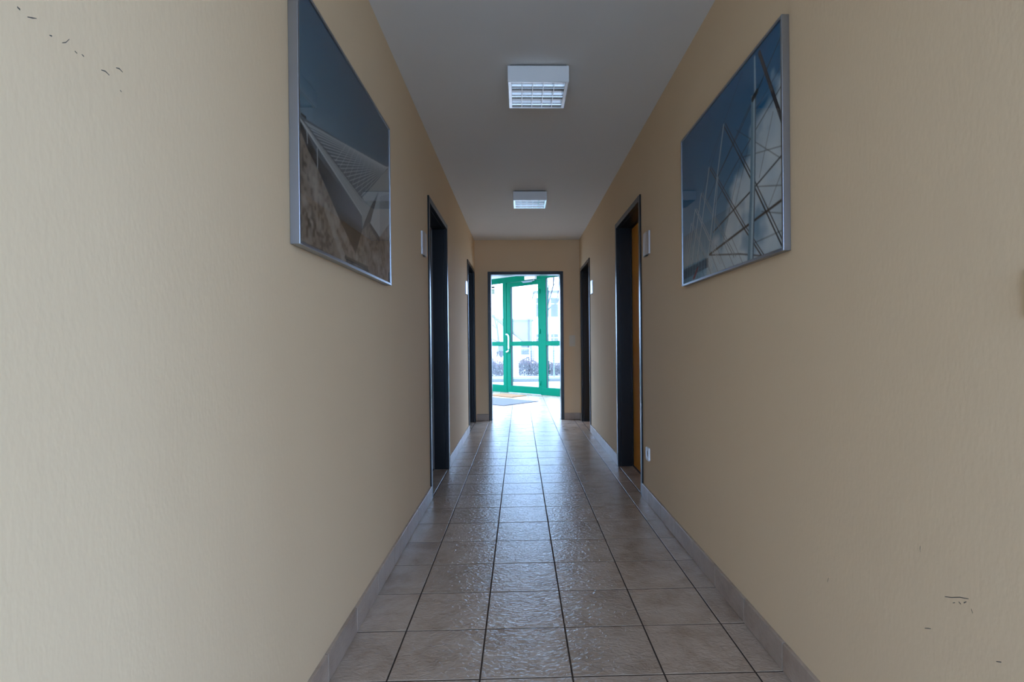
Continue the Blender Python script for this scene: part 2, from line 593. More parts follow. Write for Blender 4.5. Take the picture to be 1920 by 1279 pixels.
def rest_tiles(x0, x1, y0, y1, cut=False):
    gx, gy = grid(x0, x1, GX), grid(y0, y1, GY)
    for i in range(len(gy) - 1):
        for j in range(len(gx) - 1):
            h = J / 2
            poly = [(gx[j] + h, gy[i] + h), (gx[j + 1] - h, gy[i] + h), (gx[j + 1] - h, gy[i + 1] - h), (gx[j] + h, gy[i + 1] - h)]
            if cut:
                poly = clip(poly, 0.9757, 1, FY + 0.02)
                if len(poly) < 3:
                    continue
            tile_geo(rest, poly)


rest_tiles(XG, XF, YB, YF)
rest_tiles(XL, XR, YF, GY - 4 * P)
rest_tiles(VX0, GX - P, YV, GY + 26 * P, True)
rest_tiles(GX + 4 * P, VX1, YV, GY + 26 * P, True)
rest_tiles(VX0, VX1, GY + 26 * P, facade_y(VX0), True)
o = rest.build('distant_tiles', M['tile'], floor)
o['kind'] = 'stuff'

# ------------------------------------------------------------------ baseboards
BH = 0.093
BASE_CACHE = {}


def base_piece(parent, length, loc, rz):
    key = round(length, 4)
    if key not in BASE_CACHE:
        t = MB().box(-length / 2 + 0.0018, length / 2 - 0.0018, 0, BT + 0.004, 0.001, BH)
        BASE_CACHE[key] = t.mesh('baseboard_tile', M['base_tile'], 0.0012, seg=1)
    o = bpy.data.objects.new('baseboard_tile', BASE_CACHE[key])
    COL.objects.link(o)
    o.parent = parent
    o.location = loc
    o.rotation_euler = (0, 0, rz + random.uniform(-0.001, 0.001))


def base_run(parent, side, y0, y1):
    yy = grid(y0, y1, GY)
    (MB().box(XW - 0.0005, XW + 0.0095, y0, y1, 0, BH - 0.002) if side == 'L' else MB().box(XWR - 0.0095, XWR + 0.0005, y0, y1, 0, BH - 0.002)).build('grout_bed', M['grout'], parent)
    for i in range(len(yy) - 1):
        c = (yy[i] + yy[i + 1]) / 2
        if side == 'L':
            base_piece(parent, yy[i + 1] - yy[i], (XW - 0.0005, c, 0), -math.pi / 2)
        else:
            base_piece(parent, yy[i + 1] - yy[i], (XWR + 0.0005, c, 0), math.pi / 2)


bl = tag(empty('baseboard_left'), 'row of grey baseboard tiles along the left wall', 'baseboard', kind='structure')
base_run(bl, 'L', YF, DOORS[1][1] - 0.001)
base_run(bl, 'L', DOORS[1][2] + 0.001, DOORS[3][1] - 0.001)
br = tag(empty('baseboard_right'), 'row of grey baseboard tiles along the right wall', 'baseboard', kind='structure')
base_run(br, 'R', YF, DOORS[2][1] - 0.001)
base_run(br, 'R', DOORS[2][2] + 0.001, DOORS[4][1] - 0.001)
base_run(br, 'R', DOORS[4][2] + 0.001, YE - 0.014)
bb = tag(empty('baseboard_back'), 'grey baseboard tiles at both sides of the open doorway', 'baseboard', kind='structure')
base_piece(bb, PX0 - XW - 0.014, ((PX0 + XW) / 2 + 0.006, YE + 0.0005, 0), math.pi)
base_piece(bb, XWR - PX1 - 0.014, ((PX1 + XWR) / 2 - 0.006, YE + 0.0005, 0), math.pi)

# ------------------------------------------------------------------ room doors (black steel frames, deep reveals)
DLAB = {1: 'nearer left door in a black steel frame, dark leaf deep in the reveal',
        2: 'nearer right door in a black steel frame with an orange wood leaf',
        3: 'farther left door in a black steel frame, beside the end wall',
        4: 'farther right door in a black steel frame, beside the end wall'}
for k, (s, a, b) in DOORS.items():
    sg = 1 if s == 'L' else -1                     # +x points into the corridor for the left wall
    w = b - a
    e = tag(empty('door_%d' % k, (XW if s == 'L' else XWR, a, 0)), DLAB[k], 'door', kind='structure')
    pr = 0.011

    def xx_(u, v):
        return (min(sg * u, sg * v), max(sg * u, sg * v))
    # casing faces
    x0, x1 = xx_(-0.02, pr)
    MB().box(x0, x1, 0, FWID, 0, FO).build('frame_post', M['black'], e, 0.0025)
    MB().box(x0, x1, w - FWID, w, 0, FO).build('frame_post', M['black'], e, 0.0025)
    MB().box(x0, x1, FWID + 0.0005, w - FWID - 0.0005, FI, FO).build('frame_head', M['black'], e, 0.0025)
    # reveal lining
    x0, x1 = xx_(-0.20, -0.021)
    MB().box(x0, x1, 0.021, FWID, 0, FI + 0.018).build('jamb_lining', M['black'], e, 0.001)
    MB().box(x0, x1, w - FWID, w - 0.021, 0, FI + 0.018).build('jamb_lining', M['black'], e, 0.001)
    MB().box(x0, x1, FWID + 0.0005, w - FWID - 0.0005, FI, FI + 0.018).build('head_lining', M['black'], e, 0.001)
    # leaf
    x0, x1 = xx_(-0.168, -0.128)
    leaf = MB().box(x0, x1, FWID + 0.004, w - FWID - 0.004, 0.008, FI - 0.004).build('leaf', M['wood'] if s == 'R' else M['dark_leaf'], e, 0.002)
    # stop with a light rubber seal
    x0, x1 = xx_(-0.126, -0.118)
    t = MB().box(x0, x1, FWID + 0.0005, FWID + 0.012, 0.004, FI - 0.001).box(x0, x1, w - FWID - 0.012, w - FWID - 0.0005, 0.004, FI - 0.001)
    t.box(x0, x1, FWID + 0.012, w - FWID - 0.012, FI - 0.012, FI - 0.001)
    t.build('seal', M['seal'] if s == 'L' else M['black'], e)
    # lever handle on the near side of the leaf
    h = MB()
    hx = sg * -0.128
    h.tube([(hx, FWID + 0.06, 1.05), (hx + sg * 0.045, FWID + 0.06, 1.05), (hx + sg * 0.05, FWID + 0.075, 1.05), (hx + sg * 0.05, FWID + 0.18, 1.05)], 0.009, 10)
    h.build('lever_handle', M['steel'], leaf, smooth=True)
    MB().tube([(hx, FWID + 0.06, 1.05), (hx + sg * 0.008, FWID + 0.06, 1.05)], 0.026, 20).build('rosette', M['steel'], leaf)

# open doorway in the end wall
e = tag(empty('door_5', (0, YE, 0)), 'open doorway in a slim black steel frame at the corridor end', 'doorway', kind='structure')
MB().box(PX0, PXi0, -0.012, 0.02, 0, PZ).build('frame_post', M['black'], e, 0.0025)
MB().box(PXi1, PX1, -0.012, 0.02, 0, PZ).build('frame_post', M['black'], e, 0.0025)
MB().box(PXi0 + 0.0005, PXi1 - 0.0005, -0.012, 0.02, PZi, PZ).build('frame_head', M['black'], e, 0.0025)
TW = YV - YE
MB().box(PX0 + 0.021, PXi0, 0.021, TW + 0.01, 0, PZ - 0.021).build('jamb_lining', M['black'], e, 0.001)
MB().box(PXi1, PX1 - 0.021, 0.021, TW + 0.01, 0, PZ - 0.021).build('jamb_lining', M['black'], e, 0.001)
MB().box(PXi0 + 0.0005, PXi1 - 0.0005, 0.021, TW + 0.01, PZi, PZ - 0.021).build('head_lining', M['black'], e, 0.001)

# ------------------------------------------------------------------ green glazed facade
FA = math.atan2(FS, FC)


def facade_empty(name, label, cat):
    return tag(empty(name, (0, FY, 0), FA), label, cat, kind='structure')


FD = 0.075                      # frame depth
G = M['green']


def fbox(e, name, s0, s1, z0, z1, n0=0.0, n1=FD, m=None, bevel=0.003):
    return MB().box(s0, s1, n0, n1, z0, z1).build(name, m or G, e, bevel)


def glazing(e, s0, s1, z0, z1, n=0.045):
    p = MB().box(s0 - 0.01, s1 + 0.01, n, n + 0.012, z0 - 0.01, z1 + 0.01).build('pane', M['glass'], e)
    g = MB()
    t, a, b = 0.007, 0.012, n - 0.0005
    g.box(s0, s0 + t, a, b, z0, z1).box(s1 - t, s1, a, b, z0, z1)
    g.box(s0 + t, s1 - t, a, b, z0, z0 + t * 0.6).box(s0 + t, s1 - t, a, b, z1 - t * 0.6, z1)
    g.build('gasket', M['gasket'], p)
    return p


ZB, ZM0, ZM1, ZG, ZT = 0.158, 1.048, 1.140, 2.471, 2.588
SL0, SR1 = VX0 / FC - 0.02, VX1 / FC + 0.02
S_PL, S_DL, S_DR, S_PR = -0.528, -0.413, 0.612, 0.768


def side_light(name, s0, s1, posts, label):
    w_ = facade_empty(name, label, 'window')
    fbox(w_, 'bottom_rail', s0, s1, 0.0, ZB)
    fbox(w_, 'head_rail', s0, s1, ZG, ZT)
    edges = [s0] + [q for p in posts for q in p] + [s1]
    for p in posts:
        fbox(w_, 'post', p[0], p[1], ZB, ZG, -0.002, FD)
    segs = []
    cur = s0
    for p in sorted(posts):
        if p[0] > cur + 0.02:
            segs.append((cur, p[0]))
        cur = p[1]
    if s1 > cur + 0.02:
        segs.append((cur, s1))
    for a, b in segs:
        fbox(w_, 'mid_rail', a, b, ZM0, ZM1)
        glazing(w_, a, b, ZB, ZM0)
        glazing(w_, a, b, ZM1, ZG)
    return w_


side_light('window_1', SL0, S_DL - 0.001, [(S_PL, S_DL - 0.001), (-1.62, -1.52)], 'green framed fixed glazing left of the entrance door')
side_light('window_2', S_DR + 0.001, SR1, [(S_DR + 0.001, S_PR), (1.75, 1.85)], 'green framed fixed glazing right of the entrance door')
tr = facade_empty('trim_1', 'green header beam above the glazed entrance door', 'header beam')
fbox(tr, 'beam', S_DL, S_DR, 2.459, ZT)
dr = facade_empty('door_6', 'green framed glass entrance door with a white pull handle', 'door')
Gl0, Gl1 = -0.286, 0.545
fbox(dr, 'stile', S_DL + 0.003, Gl0, 0.008, 2.453, 0.004, FD - 0.004)
fbox(dr, 'stile', Gl1, S_DR - 0.003, 0.008, 2.453, 0.004, FD - 0.004)
fbox(dr, 'bottom_rail', Gl0, Gl1, 0.008, ZB, 0.0045, FD - 0.004)
fbox(dr, 'top_rail', Gl0, Gl1, 2.364, 2.453, 0.0045, FD - 0.004)
fbox(dr, 'mid_rail', Gl0, Gl1, ZM0, ZM1, 0.0045, FD - 0.004)
glazing(dr, Gl0, Gl1, ZB, ZM0)
glazing(dr, Gl0, Gl1, ZM1, 2.364)
# cranked white pull handle with a lock cylinder
h = MB()
pts = [(-0.395, 0.006, 1.305), (-0.395, -0.03, 1.305), (-0.37, -0.048, 1.305), (-0.335, -0.055, 1.30), (-0.308, -0.055, 1.275), (-0.300, -0.055, 1.235),
       (-0.300, -0.055, 0.985), (-0.308, -0.055, 0.945), (-0.335, -0.055, 0.92), (-0.37, -0.048, 0.913), (-0.395, -0.03, 0.913), (-0.395, 0.006, 0.913)]
h.tube(pts, 0.016, 10)
h.build('pull_handle', M['handle_white'], dr, smooth=True)
MB().box(-0.365, -0.33, -0.018, 0.005, 0.985, 1.06).build('lock_escutcheon', M['handle_white'], dr, 0.006)
for z in (0.25, 1.35, 2.2):
    MB().tube([(S_DR - 0.004, -0.010, z - 0.05), (S_DR - 0.004, -0.010, z + 0.05)], 0.009, 10).build('hinge', G, dr, smooth=True)
# white door closer
ce = empty('door_closer', (0, FY, 0), FA)
tag(ce, 'white overhead door closer at the top of the green entrance door', 'door closer')
MB().box(0.215, 0.525, -0.062, -0.001, 2.468, 2.548).build('closer_body', M['white_plastic'], ce, 0.006)
MB().tube([(0.47, -0.035, 2.468), (0.47, -0.035, 2.44)], 0.012, 10).build('spindle', M['alu'], ce)
MB().prism([(0.485, -0.05), (0.485, -0.02), (0.13, -0.045), (0.13, -0.07)], 2, 2.434, 2.446).build('arm', M['alu'], ce, 0.002)
MB().box(0.12, 0.40, -0.022, 0.003, 2.418, 2.432).build('slide_rail', M['alu'], ce, 0.002)
# daylight through the glazed facade
po = portal((0, 0, 0), (0, 0, 0), SR1 - SL0, 2.4)
mid = (SL0 + SR1) / 2
po.location = (mid * FC + 0.09 * 0.698, FY + mid * FS + 0.09 * 0.716, 1.3)
po.rotation_euler = (math.pi / 2, 0, FA + math.pi)
po.rotation_euler = (-math.pi / 2, 0, FA)

# ------------------------------------------------------------------ door mats
def floor_mat(name, corner, da, la, lb, label, body, edge, h):
    """corner plus a short side of length la in direction da and a long side lb along the facade"""
    ax = Vector((*da, 0)).normalized()
    e_ = empty(name, (corner[0], corner[1], 0.0005), math.atan2(ax.y, ax.x))
    tag(e_, label, 'door mat')
    # local x along ax, local y is either left or right of it
    if edge:
        t_ = 0.02
        q = MB().box(0, la, -lb, -lb + t_, 0, h * 0.7).box(0, la, -t_, 0, 0, h * 0.7).box(0, t_, -lb + t_, -t_, 0, h * 0.7).box(la - t_, la, -lb + t_, -t_, 0, h * 0.7)
        q.build('rubber_edge', edge, e_)
        MB().box(t_ + 0.0005, la - t_ - 0.0005, -lb + t_ + 0.0005, -t_ - 0.0005, 0, h).build('pile', body, e_, 0.002)
    else:
        MB().box(0, la, -lb, 0, 0, h).build('pile', body, e_, 0.003)
        MB().box(0.03, la - 0.03, -lb + 0.03, -0.03, h, h + 0.002).build('brush_field', body, e_)
    return e_


floor_mat('entrance_mat', (0.34, 9.93), (-0.70, -0.714), 0.91, 1.5, 'large grey door mat with dark edging on the lobby floor', M['mat_grey'], M['mat_edge'], 0.009)
floor_mat('coir_mat', (0.137, 11.038), (-0.714, -0.70), 0.436, 0.76, 'small orange coir mat in front of the green entrance door', M['mat_coir'], None, 0.012)

# ------------------------------------------------------------------ ceiling lamps
def ceiling_lamp(y0, label):
    x0, x1, d = -0.050, 0.275, 0.318
    z0, z1 = 2.470, 2.555
    e = empty('ceiling_lamp', ((x0 + x1) / 2, y0 + d / 2, z0))
    tag(e, label, 'ceiling light', 'square ceiling lamps of the corridor')
    hw, hd, H = (x1 - x0) / 2, d / 2, z1 - z0
    t = 0.010
    MB().box(-hw + 0.012, hw - 0.012, -hd + 0.012, hd - 0.012, H, ZC - z0).build('shadow_gap_mount', M['plastic_dark'], e)  # dark colour paints in the shadow gap between lamp and ceiling
    hs = MB().box(-hw, hw, -hd, -hd + 0.003, 0, H).box(-hw, hw, hd - 0.003, hd, 0, H).box(-hw, -hw + 0.003, -hd + 0.003, hd - 0.003, 0, H)
    hs.box(hw - 0.003, hw, -hd + 0.003, hd - 0.003, 0, H).box(-hw + 0.003, hw - 0.003, -hd + 0.003, hd - 0.003, H - 0.003, H)
    hs.build('housing', M['lamp_white'], e)
    rim = MB().box(-hw + 0.003, hw - 0.003, -hd + 0.003, -hd + t, 0.0005, 0.004).box(-hw + 0.003, hw - 0.003, hd - t, hd - 0.003, 0.0005, 0.004)
    rim.box(-hw + 0.003, -hw + t + 0.008, -hd + t, hd - t, 0.0005, 0.004).box(hw - t - 0.008, hw - 0.003, -hd + t, hd - t, 0.0005, 0.004)
    rim.build('rim', M['rim'], e)
    ix, iy = hw - t - 0.008, hd - t
    # louvre: parabolic cross blades (5 cells across, 3 rows deep)
    lou = empty('louvre')
    lou.parent = e
    LH = 0.048
    n = 5
    for i in range(n + 1):
        x = -ix + 2 * ix * i / n
        w0 = 0.0016
        ring = [(x - w0, 0.003), (x + w0, 0.003), (x + 0.005, LH), (x - 0.005, LH)]
        MB().prism([(min(ix, max(-ix, a_)), b_) for a_, b_ in ring], 1, -iy, iy).build('blade', M['mirror'], lou)
    rows = 3
    for j in range(rows + 1):
        y = -iy + 2 * iy * j / rows
        prof = []
        for q in range(5):
            tt = q / 4
            prof.append((0.0012 + 0.016 * tt ** 1.7, 0.0035 + (LH - 0.0035) * tt))
        lo_ = -iy if j == 0 else -9
        hi_ = iy if j == rows else 9
        ring = [(min(hi_, y + a_), b_) for a_, b_ in prof] + [(max(lo_, y - a_), b_) for a_, b_ in prof[::-1]]
        MB().prism(ring, 0, -ix, ix).build('reflector', M['mirror'], lou, smooth=False)
    MB().box(-ix, ix, -iy, iy, H - 0.008, H - 0.004).build('back_reflector', M['mirror'], e)
    for j in range(rows):
        y = -iy + 2 * iy * (j + 0.5) / rows
        MB().tube([(-ix + 0.01, y, LH + 0.013), (ix - 0.01, y, LH + 0.013)], 0.011, 12).build('tube', M['tube'], e, smooth=True)
    return e


ceiling_lamp(2.806, 'nearer and larger-looking square louvre lamp on the ceiling')
ceiling_lamp(5.111, 'farther and smaller-looking square louvre lamp on the ceiling')

# ------------------------------------------------------------------ framed photographs
NU, NV = 400, 284


class Ink:
    """small raster painter on the print's own (u, v) surface; colours are linear reflectances"""
    def __init__(self, w, h):
        self.w, self.h = w, h
        self.U, self.V = np.meshgrid((np.arange(NU) + 0.5) / NU, (np.arange(NV) + 0.5) / NV, indexing='xy')
        self.a = np.zeros((NV, NU, 3))
        self.rng = np.random.default_rng(5)

    def noise(self, n, m):
        g = self.rng.random((m + 2, n + 2))
        x, y = self.U * n, self.V * m
        xi, yi = x.astype(int), y.astype(int)
        fx, fy = x - xi, y - yi
        fx, fy = fx * fx * (3 - 2 * fx), fy * fy * (3 - 2 * fy)
        return (g[yi, xi] * (1 - fx) + g[yi, xi + 1] * fx) * (1 - fy) + (g[yi + 1, xi] * (1 - fx) + g[yi + 1, xi + 1] * fx) * fy

    def blend(self, mask, col):
        mask = np.clip(mask, 0, 1)[..., None]
        self.a = self.a * (1 - mask) + np.asarray(col) * mask

    def inside(self, pts):
        acc = np.zeros(self.U.shape)
        for du, dv in ((-.25, -.25), (.25, -.25), (-.25, .25), (.25, .25)):
            u, v = self.U + du / NU, self.V + dv / NV
            ins = np.zeros(u.shape, bool)
            n = len(pts)
            for i in range(n):
                (x1, y1), (x2, y2) = pts[i], pts[(i + 1) % n]
                if y1 == y2:
                    continue
                c = ((y1 > v) != (y2 > v)) & (u < (x2 - x1) * (v - y1) / (y2 - y1) + x1)
                ins ^= c
            acc += ins
        return acc / 4

    def fill(self, pts, col):
        self.blend(self.inside(pts), col)

    def line(self, pts, wid, col, alpha=1.0):
        for (x1, y1), (x2, y2) in zip(pts[:-1], pts[1:]):
            ax, ay, bx, by = x1 * self.w, y1 * self.h, x2 * self.w, y2 * self.h
            px, py = self.U * self.w, self.V * self.h
            dx, dy = bx - ax, by - ay
            t = np.clip(((px - ax) * dx + (py - ay) * dy) / (dx * dx + dy * dy + 1e-12), 0, 1)
            d = np.hypot(px - ax - t * dx, py - ay - t * dy)
            cell = self.w / NU
            self.blend(np.clip((wid / 2 - d) / cell + 0.5, 0, 1) * alpha * min(1, wid / cell + 0.2), col)


def print_bridge(w, h):
    k = Ink(w, h)
    U, V = k.U, k.V
    t = np.clip((V - 0.45) / 0.55, 0, 1)[..., None]
    s = np.clip(U, 0, 1)[..., None]
    lo = np.array([0.22, 0.27, 0.30])
    hi = np.array([0.012, 0.105, 0.175])
    k.a = lo * (1 - t) ** 1.6 + hi * (1 - (1 - t) ** 1.6)
    k.a = k.a * (1 - 0.12 * s)
    # hazy cable plane under the slanting horizon
    hz = [(0, 0.487), (0.158, 0.526), (0.436, 0.596), (1.01, 0.764), (1.01, 0.3), (0, 0.3)]
    m_ = k.inside(hz)
    k.blend(m_ * 0.75, [0.115, 0.115, 0.122])
    anchors = [(1.0, 0.755)]
    for i in range(20):
        d = 0.03 + 0.56 * (i / 19) ** 1.2
        deck_v = 0.485 - 0.10 * d / 0.58
        k.line([(d, deck_v), (0.99, 0.758 - 0.012 * (19 - i) / 19)], 0.0030, [0.52, 0.51, 0.50], 0.75)
    for i in range(9):
        d = 0.28 + 0.36 * i / 8
        k.line([(d, 0.44 - 0.05 * i / 8), (0.40 + 0.05 * i, 0.585 + 0.016 * i)], 0.0026, [0.48, 0.47, 0.46], 0.65)
    k.fill([(1.01, 0.764), (0.786, 0.572), (0.571, 0.385), (0.691, 0.385), (0.75, 0.30), (1.01, 0.30)], [0.36, 0.35, 0.33])
    # ground
    g = k.inside([(0, 0.445), (0.056, 0.389), (0.142, 0.336), (0.32, 0.199), (0.49, 0.07), (0.577, 0.221), (0.69, 0.30), (0.82, 0.25), (1.01, 0.40), (1.01, -0.01), (0, -0.01)])
    k.blend(g, [0.26, 0.205, 0.165])
    n1, n2 = k.noise(26, 18), k.noise(80, 60)
    k.blend(g * np.clip(n2 * 2.2 - 0.8, 0, 1) * 0.75, [0.10, 0.075, 0.06])
    k.blend(g * np.clip(n1 * 1.8 - 0.7, 0, 1) * 0.7, [0.40, 0.34, 0.30])
    k.line([(0.20, 0.20), (0.27, 0.11), (0.36, 0.02)], 0.035, [0.35, 0.30, 0.26], 0.7)
    for cx, cy, r in ((0.071, 0.103, 0.05), (0.10, 0.085, 0.04), (0.053, 0.26, 0.035), (0.03, 0.31, 0.03), (0.78, 0.20, 0.02), (0.86, 0.13, 0.025)):
        d = np.hypot((U - cx) * 1.4, V - cy)
        k.blend(np.clip(1 - d / r, 0, 1) * np.clip(n2 * 2 - 0.5, 0, 1), [0.05, 0.04, 0.03])
    # retaining wall under the deck
    wv = k.inside([(0, 0.475), (0.078, 0.431), (0.138, 0.396), (0.569, 0.29), (0.577, 0.221), (0.49, 0.07), (0.32, 0.192), (0.142, 0.336), (0.056, 0.389), (0, 0.447)])
    k.blend(wv, [0.052, 0.047, 0.045])
    k.blend(wv * np.clip((U - 0.1) / 0.35, 0, 1) * np.clip((V - 0.2) / 0.05, 0, 1), [0.135, 0.14, 0.165])
    k.blend(wv * np.clip((0.225 - V) / 0.03, 0, 1), [0.075, 0.055, 0.045])
    # deck
    k.fill([(0, 0.489), (0.111, 0.463), (0.256, 0.442), (0.581, 0.384), (0.691, 0.385), (0.587, 0.24), (0.57, 0.297), (0.11, 0.440), (0, 0.476)], [0.33, 0.32, 0.31])
    k.line([(0, 0.478), (0.11, 0.444), (0.57, 0.30)], 0.006, [0.46, 0.45, 0.44], 0.9)
    k.line([(0.0, 0.487), (0.256, 0.446), (0.60, 0.388)], 0.006, [0.10, 0.10, 0.10], 0.7)
    k.line([(0.111, 0.462), (0.58, 0.372)], 0.003, [0.20, 0.19, 0.19], 0.8)
    k.line([(0.057, 0.454), (0.06, 0.409)], 0.006, [0.40, 0.39, 0.38])
    k.line([(0.132, 0.423), (0.134, 0.345)], 0.008, [0.36, 0.35, 0.34])
    # pylon foot and facets
    k.fill([(0.831, 0.521), (1.01, 0.60), (1.01, 0.42), (0.824, 0.251), (0.678, 0.293)], [0.40, 0.39, 0.38])
    k.fill([(0.835, 0.50), (1.01, 0.59), (1.01, 0.42), (0.83, 0.26)], [0.33, 0.32, 0.31])
    k.fill([(0.812, 0.519), (0.69, 0.30), (0.577, 0.221), (0.60, 0.262), (0.691, 0.385)], [0.095, 0.09, 0.09])
    k.fill([(0.678, 0.293), (0.824, 0.251), (0.822, 0.215), (0.668, 0.272)], [0.06, 0.05, 0.045])
    k.line([(0.375, 0.024), (0.64, 0.028)], 0.012, [0.05, 0.04, 0.035])
    k.line([(0.975, 0.0), (0.985, 0.075)], 0.02, [0.04, 0.035, 0.03])
    k.line([(0.02, 0.50), (0.05, 0.505)], 0.008, [0.05, 0.05, 0.05])
    return k.a


def print_masts(w, h):
    k = Ink(w, h)
    U, V = k.U, k.V
    t = V[..., None]
    k.a = np.array([0.20, 0.33, 0.42]) * (1 - t) ** 1.5 + np.array([0.016, 0.15, 0.29]) * (1 - (1 - t) ** 1.5)
    n1, n2, n3 = k.noise(6, 5), k.noise(14, 11), k.noise(34, 26)
    nn = 0.55 * n1 + 0.3 * n2 + 0.15 * n3
    # cloud bank rising towards the near side
    edge = 0.80 - 0.95 * np.clip(U - 0.05, 0, 1) + (nn - 0.5) * 0.55
    c = np.clip((edge - V) / 0.16, 0, 1)
    k.blend(c * (0.66 + 0.34 * n2), [0.60, 0.61, 0.62])
    k.blend(np.clip((nn - 0.62) * 4, 0, 1) * c, [0.22, 0.33, 0.42])
    k.blend(np.clip((U - 0.35) / 0.3, 0, 1) * np.clip((0.45 - V) / 0.3, 0, 1) * 0.6 * nn, [0.42, 0.46, 0.48])
    dark = [0.035, 0.035, 0.042]
    brown = [0.075, 0.06, 0.06]
    pale = [0.40, 0.46, 0.50]
    for pts in ([(0.003, 0.39), (0.346, 0.714)], [(0.287, 0.541), (0.003, 0.448)], [(0.178, 0.343), (0.005, 0.276)], [(0.145, 0.21), (0.006, 0.153)],
                [(0.208, 0.076), (0.007, 0.078)], [(0.004, 0.34), (0.112, 0.189)], [(0.059, 0.632), (0.16, 0.379)], [(0.29, 0.975), (0.636, 0.673)],
                [(0.0, 0.80), (0.18, 0.72)], [(0.30, 0.55), (0.42, 0.30), (0.5, 0.12)], [(0.23, 0.60), (0.37, 0.30)], [(0.48, 0.80), (0.90, 0.30)], [(0.64, 0.64), (0.95, 0.16)]):
        k.line(pts, 0.0028, dark, 0.75)
    k.line([(0.003, 0.93), (0.181, 0.79), (0.30, 0.70), (0.532, 0.55)], 0.0042, dark)
    k.line([(0.226, 0.77), (0.532, 0.55), (0.66, 0.45)], 0.004, dark, 0.9)
    k.line([(0, 0.714), (0.174, 0.627), (0.38, 0.52), (0.57, 0.40)], 0.004, dark, 0.9)
    k.line([(0.003, 0.408), (0.177, 0.353), (0.59, 0.245)], 0.006, dark)
    k.line([(0.646, 0.122), (0.253, 0.179), (0.006, 0.212)], 0.009, brown)
    k.line([(0.646, 0.122), (0.32, 0.05), (0.15, 0.0)], 0.006, brown, 0.8)
    k.line([(0.152, 0.971), (0.001, 0.557)], 0.018, brown)
    k.line([(0.152, 0.971), (0.001, 0.557)], 0.005, [0.14, 0.12, 0.12], 0.8)
    for off, wd in ((0.0, 0.007), (0.018, 0.005)):
        k.line([(0.467 - off, 0.809), (0.231 - off, 0.411), (0.008 - off, 0.009)], wd, dark)
        k.line([(0.623 - off, 0.64), (0.291 - off, 0.181), (0.148 - off, 0.0)], wd * 0.9, brown)
        k.line([(0.731 - off, 0.531), (0.377 - off, 0.047)], wd * 0.8, [0.28, 0.30, 0.32])
        k.line([(0.814 - off, 0.461), (0.516 - off, 0.039)], wd * 0.8, [0.45, 0.46, 0.47])
        k.line([(0.872 - off, 0.388), (0.62 - off, 0.02)], wd * 0.7, [0.38, 0.40, 0.42])
    for i in range(7):
        k.line([(0.30 + 0.08 * i, 0.0), (0.40 + 0.08 * i, 0.16)], 0.003, brown, 0.6)
    for pts, wd in (([(0.467, 0.809), (0.54, 0.55), (0.646, 0.122)], 0.013), ([(0.631, 0.645), (0.812, 0.071)], 0.011), ([(0.731, 0.531), (0.89, 0.047)], 0.010),
                    ([(0.814, 0.461), (0.96, 0.036)], 0.009), ([(0.872, 0.388), (0.986, 0.024)], 0.008), ([(0.53, 0.546), (0.60, 0.122)], 0.006), ([(0.93, 0.32), (0.995, 0.03)], 0.006)):
        k.line(pts, wd, pale)
        k.line([(p[0] - 0.006, p[1]) for p in pts], wd * 0.3, [0.15, 0.18, 0.22], 0.8)
    k.fill([(0.182, 0.985), (0.194, 0.985), (0.194, 0.79), (0.178, 0.79)], [0.36, 0.44, 0.50])
    k.fill([(0.216, 0.809), (0.177, 0.79), (0.191, 0.349), (0.209, 0.0), (0.259, 0.0), (0.231, 0.365)], [0.20, 0.30, 0.37])
    k.fill([(0.200, 0.79), (0.187, 0.79), (0.198, 0.349), (0.218, 0.0), (0.236, 0.0), (0.212, 0.365)], [0.40, 0.47, 0.51])
    k.line([(0.182, 0.79), (0.196, 0.349), (0.212, 0.0)], 0.004, [0.06, 0.07, 0.09])
    k.line([(0.172, 0.80), (0.205, 0.785)], 0.02, dark)
    k.fill([(1.0, 0.10), (0.65, 0.108), (0.65, 0.05), (1.0, 0.03)], [0.14, 0.17, 0.20])
    for i in range(9):
        u = 0.66 + 0.04 * i
        k.line([(u, 0.0), (u - 0.01, 0.24 - 0.01 * i)], 0.004, pale, 0.7)
    k.fill([(0.77, 0.085), (0.80, 0.07), (0.86, 0.01), (0.83, 0.01)], [0.30, 0.045, 0.03])
    return k.a


